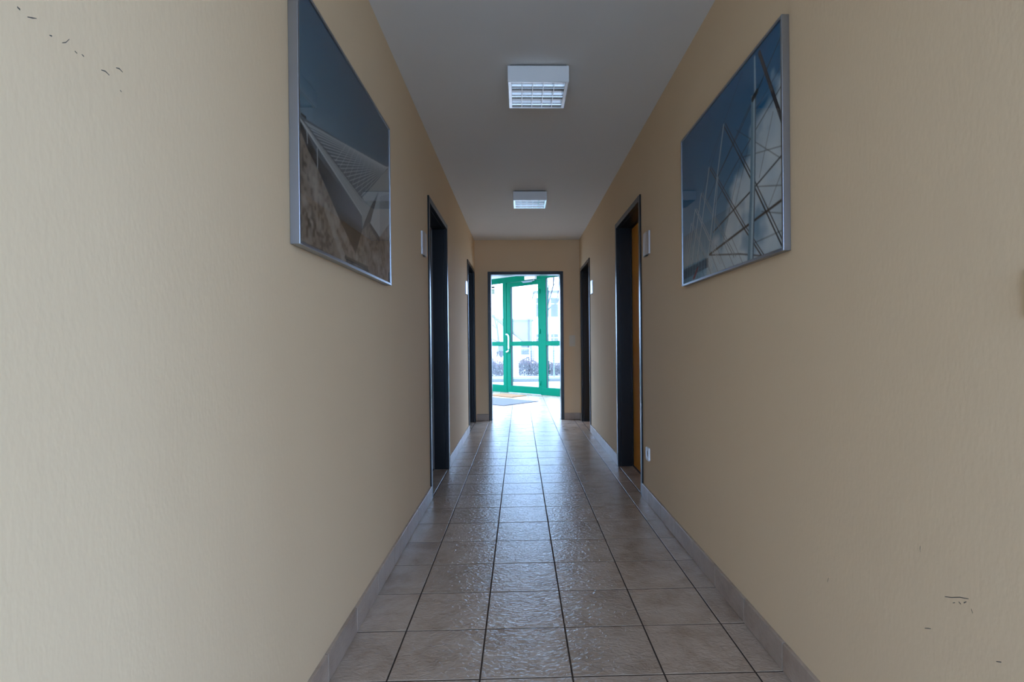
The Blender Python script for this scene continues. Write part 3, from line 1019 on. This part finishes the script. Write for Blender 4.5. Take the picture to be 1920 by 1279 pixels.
def picture(name, side, y0, z0, w, h, depth, painter, label):
    sg = 1 if side == 'L' else -1
    e = empty(name, (XW if side == 'L' else XWR, y0, z0))
    tag(e, label, 'picture')
    def xx_(u, v):
        return (min(sg * u, sg * v), max(sg * u, sg * v))
    a, b = xx_(0.0005, depth)
    t = 0.010
    MB().box(a, b, 0, t, 0, h).build('frame_side', M['alu'], e, 0.0012)
    MB().box(a, b, w - t, w, 0, h).build('frame_side', M['alu'], e, 0.0012)
    MB().box(a, b, t, w - t, 0, t).build('frame_rail', M['alu'], e, 0.0012)
    MB().box(a, b, t, w - t, h - t, h).build('frame_rail', M['alu'], e, 0.0012)
    a, b = xx_(0.002, depth - 0.006)
    MB().box(a, b, t + 0.0005, w - t - 0.0005, t + 0.0005, h - t - 0.0005).build('backing_board', M['plastic_dark'], e)
    iw, ih = w - 2 * t, h - 2 * t
    ink = painter(iw, ih)
    xs_ = sg * (depth - 0.0050)
    gu, gv = np.meshgrid(np.linspace(0, 1, NU + 1), np.linspace(0, 1, NV + 1), indexing='xy')
    co = np.stack([np.full(gu.size, xs_), (t + gu * iw).ravel(), (t + gv * ih).ravel()], 1)
    i0 = (np.arange(NV)[:, None] * (NU + 1) + np.arange(NU)[None, :]).ravel()
    q = np.stack([i0, i0 + 1, i0 + NU + 2, i0 + NU + 1], 1)
    if side == 'R':
        q = q[:, ::-1]
    me = bpy.data.meshes.new('print')
    me.vertices.add(len(co))
    me.vertices.foreach_set('co', co.ravel())
    me.loops.add(q.size)
    me.loops.foreach_set('vertex_index', q.ravel().astype(np.int32))
    me.polygons.add(len(q))
    me.polygons.foreach_set('loop_start', (np.arange(len(q)) * 4).astype(np.int32))
    me.update(calc_edges=True)
    at = me.color_attributes.new('ink', 'FLOAT_COLOR', 'POINT')
    full = np.ones((NV + 1, NU + 1, 4))
    pad = np.pad(ink, ((0, 1), (0, 1), (0, 0)), mode='edge')
    pad2 = np.pad(ink, ((1, 0), (1, 0), (0, 0)), mode='edge')
    full[..., :3] = (pad + pad2) / 2
    full[..., :3] = np.clip(full[..., :3], 0.004, None) ** 1.35 * 1.75
    full[..., 0] *= 0.93
    at.data.foreach_set('color', full.astype(np.float32).ravel())
    me.materials.append(M['print'])
    o = bpy.data.objects.new('print', me)
    COL.objects.link(o)
    o.parent = e
    a, b = xx_(depth - 0.0042, depth - 0.0022)
    MB().box(a, b, t + 0.0002, w - t - 0.0002, t + 0.0002, h - t - 0.0002).build('glass', M['pic_glass'], e)
    return e


picture('framed_picture', 'L', 1.486, 1.365, 1.05, 0.745, 0.028, print_bridge, 'silver framed photograph of a cable bridge on the left wall')
picture('framed_picture', 'R', 1.655, 1.369, 1.05, 0.747, 0.025, print_masts, 'silver framed photograph of steel masts and clouds on the right wall')

# ------------------------------------------------------------------ door signs
def door_sign(side, y0, z0, label):
    sg = 1 if side == 'L' else -1
    e = empty('door_sign', (XW if side == 'L' else XWR, y0, z0))
    tag(e, label, 'sign', 'aluminium door signs beside the room doors')
    w, h = 0.158, 0.160
    n = 8
    fr = [(sg * (0.007 + 0.011 * math.sin(math.pi * (0.12 + 0.76 * i / n))), w * i / n) for i in range(n + 1)]
    ring = [(sg * 0.0006, 0), *fr, (sg * 0.0006, w)]
    MB().prism(ring, 2, 0.004, h - 0.004).build('curved_plate', M['alu_sign'], e, smooth=False)
    for z in (0.0, h - 0.004):
        MB().box(min(sg * 0.001, sg * 0.012), max(sg * 0.001, sg * 0.012), w * 0.35, w * 0.65, z, z + 0.0039).build('clip', M['plastic_dark'], e)
    return e


door_sign('L', 3.452, 1.668, 'small silver door sign beside the nearer left door')
door_sign('R', 3.452, 1.664, 'small silver door sign beside the nearer right door')
door_sign('L', 6.235, 1.675, 'small silver door sign beside the farther left door')
door_sign('R', 6.155, 1.664, 'small silver door sign beside the farther right door')

# ------------------------------------------------------------------ socket and switches
e = empty('wall_socket', (XWR, 3.505, 0.288))
tag(e, 'white wall socket low on the right wall before the nearer door', 'socket')
w = 0.086
ring_o = [(-w / 2, -w / 2), (w / 2, -w / 2), (w / 2, w / 2), (-w / 2, w / 2)]
pl = MB()
n = 24
cen = w / 2
R0 = 0.0285
vo, fo = [], []
for i in range(n):
    t = 2 * math.pi * (i + 0.5) / n
    c, s_ = math.cos(t), math.sin(t)
    k = (w / 2) / max(abs(c), abs(s_))
    vo.append((-0.011, cen + k * c, cen + k * s_))
    vo.append((-0.011, cen + R0 * c, cen + R0 * s_))
    vo.append((-0.0006, cen + k * c, cen + k * s_))
    vo.append((-0.0015, cen + R0 * c, cen + R0 * s_))
for i in range(n):
    a, b = 4 * i, 4 * ((i + 1) % n)
    fo += [(a, b, b + 1, a + 1), (a, a + 2, b + 2, b), (a + 1, b + 1, b + 3, a + 3)]
pl.poly(vo, fo)
pl.build('cover_plate', M['white_plastic'], e)
MB().tube([(-0.0035, cen, cen), (-0.0012, cen, cen)], R0 - 0.0005, 24).build('socket_cup', M['beige_cup_shade'], e)
for s_ in (-1, 1):
    MB().tube([(-0.0045, cen, cen + s_ * 0.0095), (-0.0036, cen, cen + s_ * 0.0095)], 0.003, 10).build('pin_hole', M['plastic_dark'], e)

e = empty('light_switch', (0.703, YE, 1.042))
tag(e, 'cream double light switch on the end wall right of the doorway', 'light switch')
MB().box(0, 0.088, -0.009, -0.0005, 0, 0.160).build('cover_plate', M['cream_plastic'], e, 0.002)
for z in (0.013, 0.084):
    MB().box(0.013, 0.075, -0.014, -0.0095, z, z + 0.063).build('rocker', M['cream_plastic'], e, 0.0015)

e = empty('light_switch', (XWR, 0.789, 1.120))
tag(e, 'white light switch at the right edge of the picture, near end of right wall', 'light switch')
MB().box(-0.010, -0.0005, 0, 0.080, 0, 0.080).build('cover_plate', M['grey_plastic'], e, 0.002)
MB().box(-0.014, -0.0105, 0.012, 0.068, 0.012, 0.068).build('rocker', M['grey_plastic'], e, 0.0015)

# ------------------------------------------------------------------ scuffs on the wallpaper
def scuff(parent, x, sg, pts, wid):
    m_ = MB()
    n_ = len(pts)
    up_, dn = [], []
    for i, (y, z) in enumerate(pts):
        ww = wid * (0.35 + 0.65 * math.sin(math.pi * (i + 0.5) / n_)) * random.uniform(0.7, 1.2) / 2
        up_.append((y, z + ww))
        dn.append((y, z - ww))
    m_.prism(up_ + dn[::-1], 0, x - sg * 0.001, x + sg * 0.0002)
    m_.build('scuff_mark', M['scuff'], parent)


for pts, wd in (([(1.056, 0.556), (1.04, 0.562), (1.02, 0.572), (0.999, 0.579)], 0.0022), ([(1.036, 0.553), (1.031, 0.556)], 0.002), ([(1.022, 0.562), (1.017, 0.560)], 0.003),
                ([(1.010, 0.566), (1.004, 0.571)], 0.003), ([(1.1215, 0.634), (1.123, 0.629), (1.122, 0.622)], 0.003), ([(1.465, 0.413), (1.468, 0.406), (1.471, 0.399)], 0.004),
                ([(0.993, 0.562), (0.990, 0.556)], 0.003), ([(1.111, 0.462), (1.103, 0.466), (1.094, 0.470)], 0.0016), ([(0.940, 0.493), (0.930, 0.498)], 0.003)):
    scuff(wr, XWR, -1, pts, wd)
for pts, wd in (([(0.691, 1.515), (0.695, 1.514)], 0.0025), ([(0.705, 1.511), (0.712, 1.514), (0.718, 1.517)], 0.0018), ([(0.737, 1.506), (0.741, 1.507)], 0.002), ([(0.757, 1.507), (0.763, 1.511), (0.769, 1.519)], 0.0014),
                ([(0.778, 1.507), (0.782, 1.506)], 0.0022), ([(0.790, 1.509), (0.794, 1.508)], 0.002), ([(0.826, 1.505), (0.834, 1.507), (0.842, 1.505)], 0.0016), ([(0.856, 1.524), (0.863, 1.526), (0.870, 1.524)], 0.0018), ([(0.864, 1.492), (0.867, 1.491)], 0.002)):
    scuff(wl, XW, 1, pts, wd)

# ------------------------------------------------------------------ hanging sign box in the lobby
e = empty('hanging_sign', (-0.60, 11.05, VC))
tag(e, 'small green-tinted glass sign box hanging under the lobby ceiling, left of the entrance door', 'sign')
MB().tube([(0.0, 0, 0), (0.0, 0, -0.30)], 0.006, 8).build('rod', M['plastic_dark'], e)
MB().box(-0.12, 0.085, -0.025, 0.025, -0.335, -0.30).build('housing', M['plastic_dark'], e, 0.003)
MB().box(-0.115, 0.080, -0.004, 0.004, -0.455, -0.350).build('glass_plate', M['sign_glass'], e)
MB().box(0.080, 0.085, -0.007, 0.007, -0.460, -0.335).box(-0.12, -0.115, -0.007, 0.007, -0.460, -0.335).box(-0.115, 0.080, -0.007, 0.007, -0.460, -0.455).build('plate_frame', M['plastic_dark'], e)

# ------------------------------------------------------------------ outdoors
M['paving'] = mat('pale_paving', (0.42, 0.40, 0.36), 0.9, var=0.15, vscale=1.5)
M['lawn'] = mat('dry_lawn', (0.09, 0.09, 0.055), 0.95, var=0.35, vscale=3)
M['kerb'] = mat('kerb_concrete', (0.09, 0.09, 0.08), 0.9)
M['hedge'] = mat('bare_hedge_leaf', (0.05, 0.042, 0.052), 0.8, var=0.5, vscale=2)
M['hedge_red'] = mat('reddish_hedge_tip', (0.12, 0.06, 0.065), 0.8, var=0.4, vscale=2)
M['bark'] = mat('grey_bark', (0.03, 0.027, 0.03), 0.9, var=0.3)
M['house_white'] = mat('white_render', (0.62, 0.62, 0.64), 0.9, var=0.03, vscale=0.5)
M['house_grey'] = mat('grey_cladding', (0.14, 0.14, 0.15), 0.85, var=0.1, vscale=0.5)
M['house_pale'] = mat('pale_grey_render', (0.15, 0.15, 0.155), 0.9, var=0.06, vscale=0.5)
M['window_dark'] = mat('dark_window_glass', (0.045, 0.045, 0.05), 0.6, spec=0.1, var=0.2, vscale=0.4)
M['roof'] = mat('brown_red_roof', (0.08, 0.05, 0.045), 0.85, var=0.2)
M['car_white'] = mat('white_car_paint', (0.7, 0.7, 0.72), 0.25, coat=0.5)
M['car_glass'] = mat('dark_car_glass', (0.03, 0.032, 0.04), 0.1)
M['rubber'] = mat('tyre_rubber', (0.012, 0.012, 0.012), 0.8)
M['fence'] = mat('pale_galvanised_wire', (0.03, 0.032, 0.035), 0.5)
M['post_blue'] = mat('pale_blue_post', (0.12, 0.16, 0.17), 0.6)

# ground: level by the building, falling gently away behind the hedge
g = MB()
yy = [-40, 18, 20.5, 60, 160]
zz = [-0.13, -0.13, -0.13, -1.20, -1.20]
xx = [-90, 90]
for y, z in zip(yy, zz):
    g.v += [(xx[0], y, z), (xx[1], y, z)]
for i in range(len(yy) - 1):
    g.f.append((2 * i, 2 * i + 1, 2 * i + 3, 2 * i + 2))
tag(g.build('ground', M['paving']), 'pale paved ground outside the entrance door', 'ground', kind='structure')


def ground_z(y):
    return -0.13 if y < 20.5 else max(-1.20, -0.13 - 1.07 * (y - 20.5) / 39.5)


mb = MB().box(-8, 10, 17.0, 17.2, -0.14, -0.03).box(-8, 10, 17.2, 17.5, -0.14, -0.06)
tag(mb.build('kerb', M['kerb'], bevel=0.01), 'low concrete kerb in front of the hedge outside', 'kerb')
mb = MB().box(-8, 10, 17.5, 19.0, -0.14, -0.10)
tag(mb.build('lawn_strip', M['lawn'], bevel=0.01), 'strip of dry lawn between kerb and hedge outside', 'lawn')


def hedge(name, x0, x1, y0, y1, h, label, red):
    e_ = empty(name, ((x0 + x1) / 2, (y0 + y1) / 2, -0.13))
    tag(e_, label, 'hedge', 'bare hedges along the fence outside')
    for nm, m_, cnt, lo, hi in (('foliage', M['hedge'], int(8000 * (x1 - x0) / 3), 0.0, 0.92), ('tips', M['hedge_red'], int(2200 * (x1 - x0) / 3), 0.72, 1.15)):
        b_ = MB()
        for _ in range(cnt):
            x = random.uniform(-(x1 - x0) / 2, (x1 - x0) / 2)
            y = random.uniform(-(y1 - y0) / 2, (y1 - y0) / 2)
            top = h * (0.88 + 0.10 * math.sin(x * 3.1) + 0.07 * math.sin(x * 7.7 + 1))
            z = random.uniform(lo, hi) * top
            s_ = random.uniform(0.012, 0.035)
            d1 = Vector((random.gauss(0, 1), random.gauss(0, 1), random.gauss(0, 1) + 0.6)).normalized() * s_ * 1.6
            d2 = d1.cross(Vector((random.gauss(0, 1), random.gauss(0, 1), random.gauss(0, 1)))).normalized() * s_ * 0.6
            p = Vector((x, y, z + 0.03))
            b_.poly([p - d1, p + d2, p + d1, p - d2], [(0, 1, 2, 3)])
        o_ = b_.build(nm, m_, e_)
        o_['kind'] = 'stuff'
    st = MB()
    for i in range(int((x1 - x0) * 7)):
        x = -(x1 - x0) / 2 + (i + 0.5) / 7
        st.tube([(x, 0, 0), (x + random.uniform(-.06, .06), random.uniform(-.1, .1), h * 0.8)], [0.010, 0.004], 4)
    o_ = st.build('stems', M['bark'], e_)
    o_['kind'] = 'stuff'


hedge('hedge', -3.6, -0.55, 20.0, 20.9, 0.62, 'low bare hedge behind the left glazing, below the parked car', True)
hedge('hedge', -0.05, 3.6, 20.0, 20.9, 0.52, 'low reddish-tipped hedge behind the entrance door glass', True)

# gate pillar between the two hedges
mb = MB().box(-0.42, -0.16, 19.6, 19.86, -0.14, 1.15)
mb.prism([(-0.45, 19.57), (-0.13, 19.57), (-0.13, 19.89), (-0.45, 19.89)], 2, 1.15, 1.19)
tag(mb.build('gate_pillar', M['house_white'], bevel=0.008), 'white gate pillar between the two hedges outside', 'pillar')

# wire mesh fence
fx0, fx1, fy = 0.05, 3.6, 19.45
fe = tag(empty('mesh_fence', (fx0, fy, -0.13)), 'pale wire mesh fence in front of the hedge outside', 'fence')
fm = MB()
x = 0.0
while x < fx1 - fx0:
    fm.box(x - 0.005, x + 0.005, -0.003, 0.003, 0.30, 1.22)
    x += 0.09
z = 0.32
while z < 1.22:
    fm.box(0, fx1 - fx0, -0.006, -0.0031, z - 0.005, z + 0.005)
    z += 0.09
o = fm.build('mesh', M['fence'], fe)
o['kind'] = 'stuff'
for xp in (1.20, 3.3):
    MB().box(xp - 0.024, xp + 0.024, 0.004, 0.052, 0.0, 1.62).build('post', M['post_blue'], fe, 0.004)


# parked white vehicles
def car(name, x, y, rz, L_, W_, H_, label, van):
    e_ = empty(name, (x, y, ground_z(y)), rz)
    tag(e_, label, 'car', 'white vehicles parked beyond the hedge')
    wr_ = 0.30
    if van:
        prof = [(-L_ / 2, 0.25), (L_ / 2, 0.25), (L_ / 2, H_ * 0.50), (L_ / 2 - 0.75, H_ * 0.58), (L_ / 2 - 1.35, H_ * 0.98), (L_ / 2 - 1.7, H_), (-L_ / 2 + 0.1, H_), (-L_ / 2, H_ * 0.9)]
    else:
        prof = [(-L_ / 2, 0.25), (L_ / 2, 0.25), (L_ / 2, H_ * 0.50), (L_ / 2 - 1.1, H_ * 0.62), (L_ / 2 - 1.9, H_ * 0.97), (L_ / 2 - 2.4, H_), (-L_ / 2 + 0.7, H_ * 0.97), (-L_ / 2 + 0.1, H_ * 0.64)]
    MB().prism(prof, 1, -W_ / 2, W_ / 2).build('body', M['car_white'], e_, 0.04)
    a_, b_ = prof[3], prof[4]
    nx, nz = (b_[1] - a_[1]), -(b_[0] - a_[0])
    ln = math.hypot(nx, nz)
    nx, nz = nx / ln * 0.012, nz / ln * 0.012
    def lerp(t_):
        return (a_[0] + (b_[0] - a_[0]) * t_, a_[1] + (b_[1] - a_[1]) * t_)
    p0, p1 = lerp(0.06), lerp(0.92)
    MB().prism([p0, p1, (p1[0] + nx, p1[1] + nz), (p0[0] + nx, p0[1] + nz)], 1, -W_ / 2 + 0.12, W_ / 2 - 0.12).build('windscreen', M['car_glass'], e_)
    for s_ in (-1, 1):
        ya, yb = sorted((s_ * (W_ / 2 - 0.005), s_ * (W_ / 2 + 0.008)))
        MB().prism([(a_[0] - 0.25, H_ * 0.62), (b_[0] - 0.05, H_ * 0.92), (-L_ / 2 + 0.9, H_ * 0.92), (-L_ / 2 + 0.5, H_ * 0.64)], 1, ya, yb).build('side_window', M['car_glass'], e_)
        for wx in (-L_ / 2 + 0.8, L_ / 2 - 0.8):
            ya, yb = sorted((s_ * (W_ / 2 - 0.18), s_ * (W_ / 2 + 0.012)))
            MB().tube([(wx, ya, wr_), (wx, yb, wr_)], wr_, 16).build('wheel', M['rubber'], e_)
        ya, yb = sorted((s_ * (W_ / 2 - 0.12), s_ * (W_ / 2 - 0.45)))
        MB().box(L_ / 2 - 0.02, L_ / 2 + 0.012, ya, yb, H_ * 0.40, H_ * 0.47).build('headlamp', M['car_glass'], e_)
    MB().box(L_ / 2 - 0.02, L_ / 2 + 0.014, -W_ / 2 + 0.3, W_ / 2 - 0.3, 0.42, 0.50).build('grille', M['rubber'], e_)
    MB().box(L_ / 2 - 0.02, L_ / 2 + 0.016, -W_ / 2 + 0.1, W_ / 2 - 0.1, 0.24, 0.34).build('bumper_slot', M['rubber'], e_)
    return e_


car('white_van', 0.25, 58.5, -math.pi / 2, 4.6, 1.72, 1.85, 'white van parked nose-on beyond the hedge behind the door glass', True)
car('white_car', -3.15, 33.0, 0.0, 4.2, 1.7, 1.42, 'white car parked side-on behind the left glazing outside', False)


# buildings
def house_block(name, x0, x1, y, z1, label, cols, storeys, m_wall):
    e_ = empty(name, ((x0 + x1) / 2, y, -1.2))
    tag(e_, label, 'building', 'buildings across the street')
    w_ = (x1 - x0) / 2
    MB().box(-w_, w_, 0, 9, 0, z1).build('wall', m_wall, e_)
    MB().box(-w_ - 0.15, w_ + 0.15, -0.15, 9.15, z1, z1 + 0.25).build('roof_edge', M['house_grey'] if m_wall == M['house_white'] else m_wall, e_)
    for zb, zt in storeys:
        for c0, c1 in cols:
            w2 = MB().box(c0, c1, -0.06, -0.005, zb, zt).build('window', M['house_white'], e_)
            n_ = max(1, round((c1 - c0) / 1.3))
            st_ = (c1 - c0 - 0.08) / n_
            for i_ in range(n_):
                zc_ = zb + (zt - zb) * 0.68
                MB().box(c0 + 0.08 + i_ * st_, c0 + (i_ + 1) * st_, -0.08, -0.061, zb + 0.08, zc_ - 0.04).build('pane', M['window_dark'], w2)
                MB().box(c0 + 0.08 + i_ * st_, c0 + (i_ + 1) * st_, -0.08, -0.061, zc_ + 0.04, zt - 0.08).build('pane', M['window_dark'], w2)
    return e_


house_block('office_building', 1.9, 4.95, 66, 8.7, 'white building with banded windows behind the right glazing', [(-1.45, -0.9), (-0.45, 0.25), (0.4, 1.45)], [(5.6, 8.1), (1.9, 3.6)], M['house_white'])
house_block('plain_building', -4.2, 1.7, 72, 5.5, 'plain pale building behind the entrance door glass', [(-2.5, -0.9), (0.7, 2.6)], [(1.6, 2.4)], M['house_pale'])

e = empty('gabled_house', (-2.3, 44.5, -0.80))
tag(e, 'white gabled house with brown-red roof behind the left glazing', 'building', 'buildings across the street')
MB().prism([(-2.4, 0), (2.4, 0), (2.4, 2.2), (0, 4.2), (-2.4, 2.2)], 1, 0, 8).build('wall', M['house_white'], e)
for s_ in (-1, 1):
    MB().prism([(0, 4.25), (s_ * 2.75, 1.95), (s_ * 2.75, 2.13), (0, 4.45)], 1, -0.3, 8.3).build('roof_slope', M['roof'], e)
for xw in (-1.2, 0.5):
    f_ = MB().box(xw, xw + 0.8, -0.05, -0.004, 0.9, 2.0).build('window', M['house_grey'], e)
    MB().box(xw + 0.07, xw + 0.73, -0.07, -0.051, 0.97, 1.93).build('pane', M['window_dark'], f_)


# bare trees
def tree(name, x, y, h, lean, seed, label):
    rs = random.Random(seed)
    e_ = empty(name, (x, y, ground_z(y)))
    tag(e_, label, 'tree', 'bare trees outside')
    trunk, twigs = MB(), MB()
    def grow(mb_, p, d, length, r, lvl):
        pts, rads = [p], [r]
        n_ = 4
        for i_ in range(n_):
            d = (d + Vector((rs.gauss(0, .13), rs.gauss(0, .13), rs.gauss(0, .08) + 0.04))).normalized()
            p = p + d * length / n_
            pts.append(p)
            rads.append(r * (1 - 0.6 * (i_ + 1) / n_))
        mb_.tube(pts, rads, 6 if lvl < 2 else 4)
        if lvl < 4:
            for q in range(4 if lvl < 2 else 3):
                i_ = rs.choice((1, 2, 3, 4)) if lvl else rs.choice((2, 3, 3, 4))
                nd = (d + Vector((rs.gauss(0, .8), rs.gauss(0, .8), rs.gauss(0.15, .35)))).normalized()
                grow(twigs, pts[i_], nd, length * rs.uniform(.5, .72), rads[i_] * 0.62, lvl + 1)
    grow(trunk, Vector((0, 0, 0)), Vector((lean, 0, 1)).normalized(), h * 0.5, h * 0.016, 0)
    trunk.build('trunk', M['bark'], e_, smooth=True)
    o_ = twigs.build('branches', M['bark'], e_)
    o_['kind'] = 'stuff'


tree('bare_tree', 1.25, 27.5, 8.5, -0.05, 4, 'tall bare tree behind the right edge of the entrance door')
tree('bare_tree', -1.25, 37.5, 7.5, 0.05, 11, 'bare tree in front of the plain pale building')
tree('bare_tree', -2.0, 41.2, 4.2, 0.0, 23, 'small bare tree in front of the gabled house')
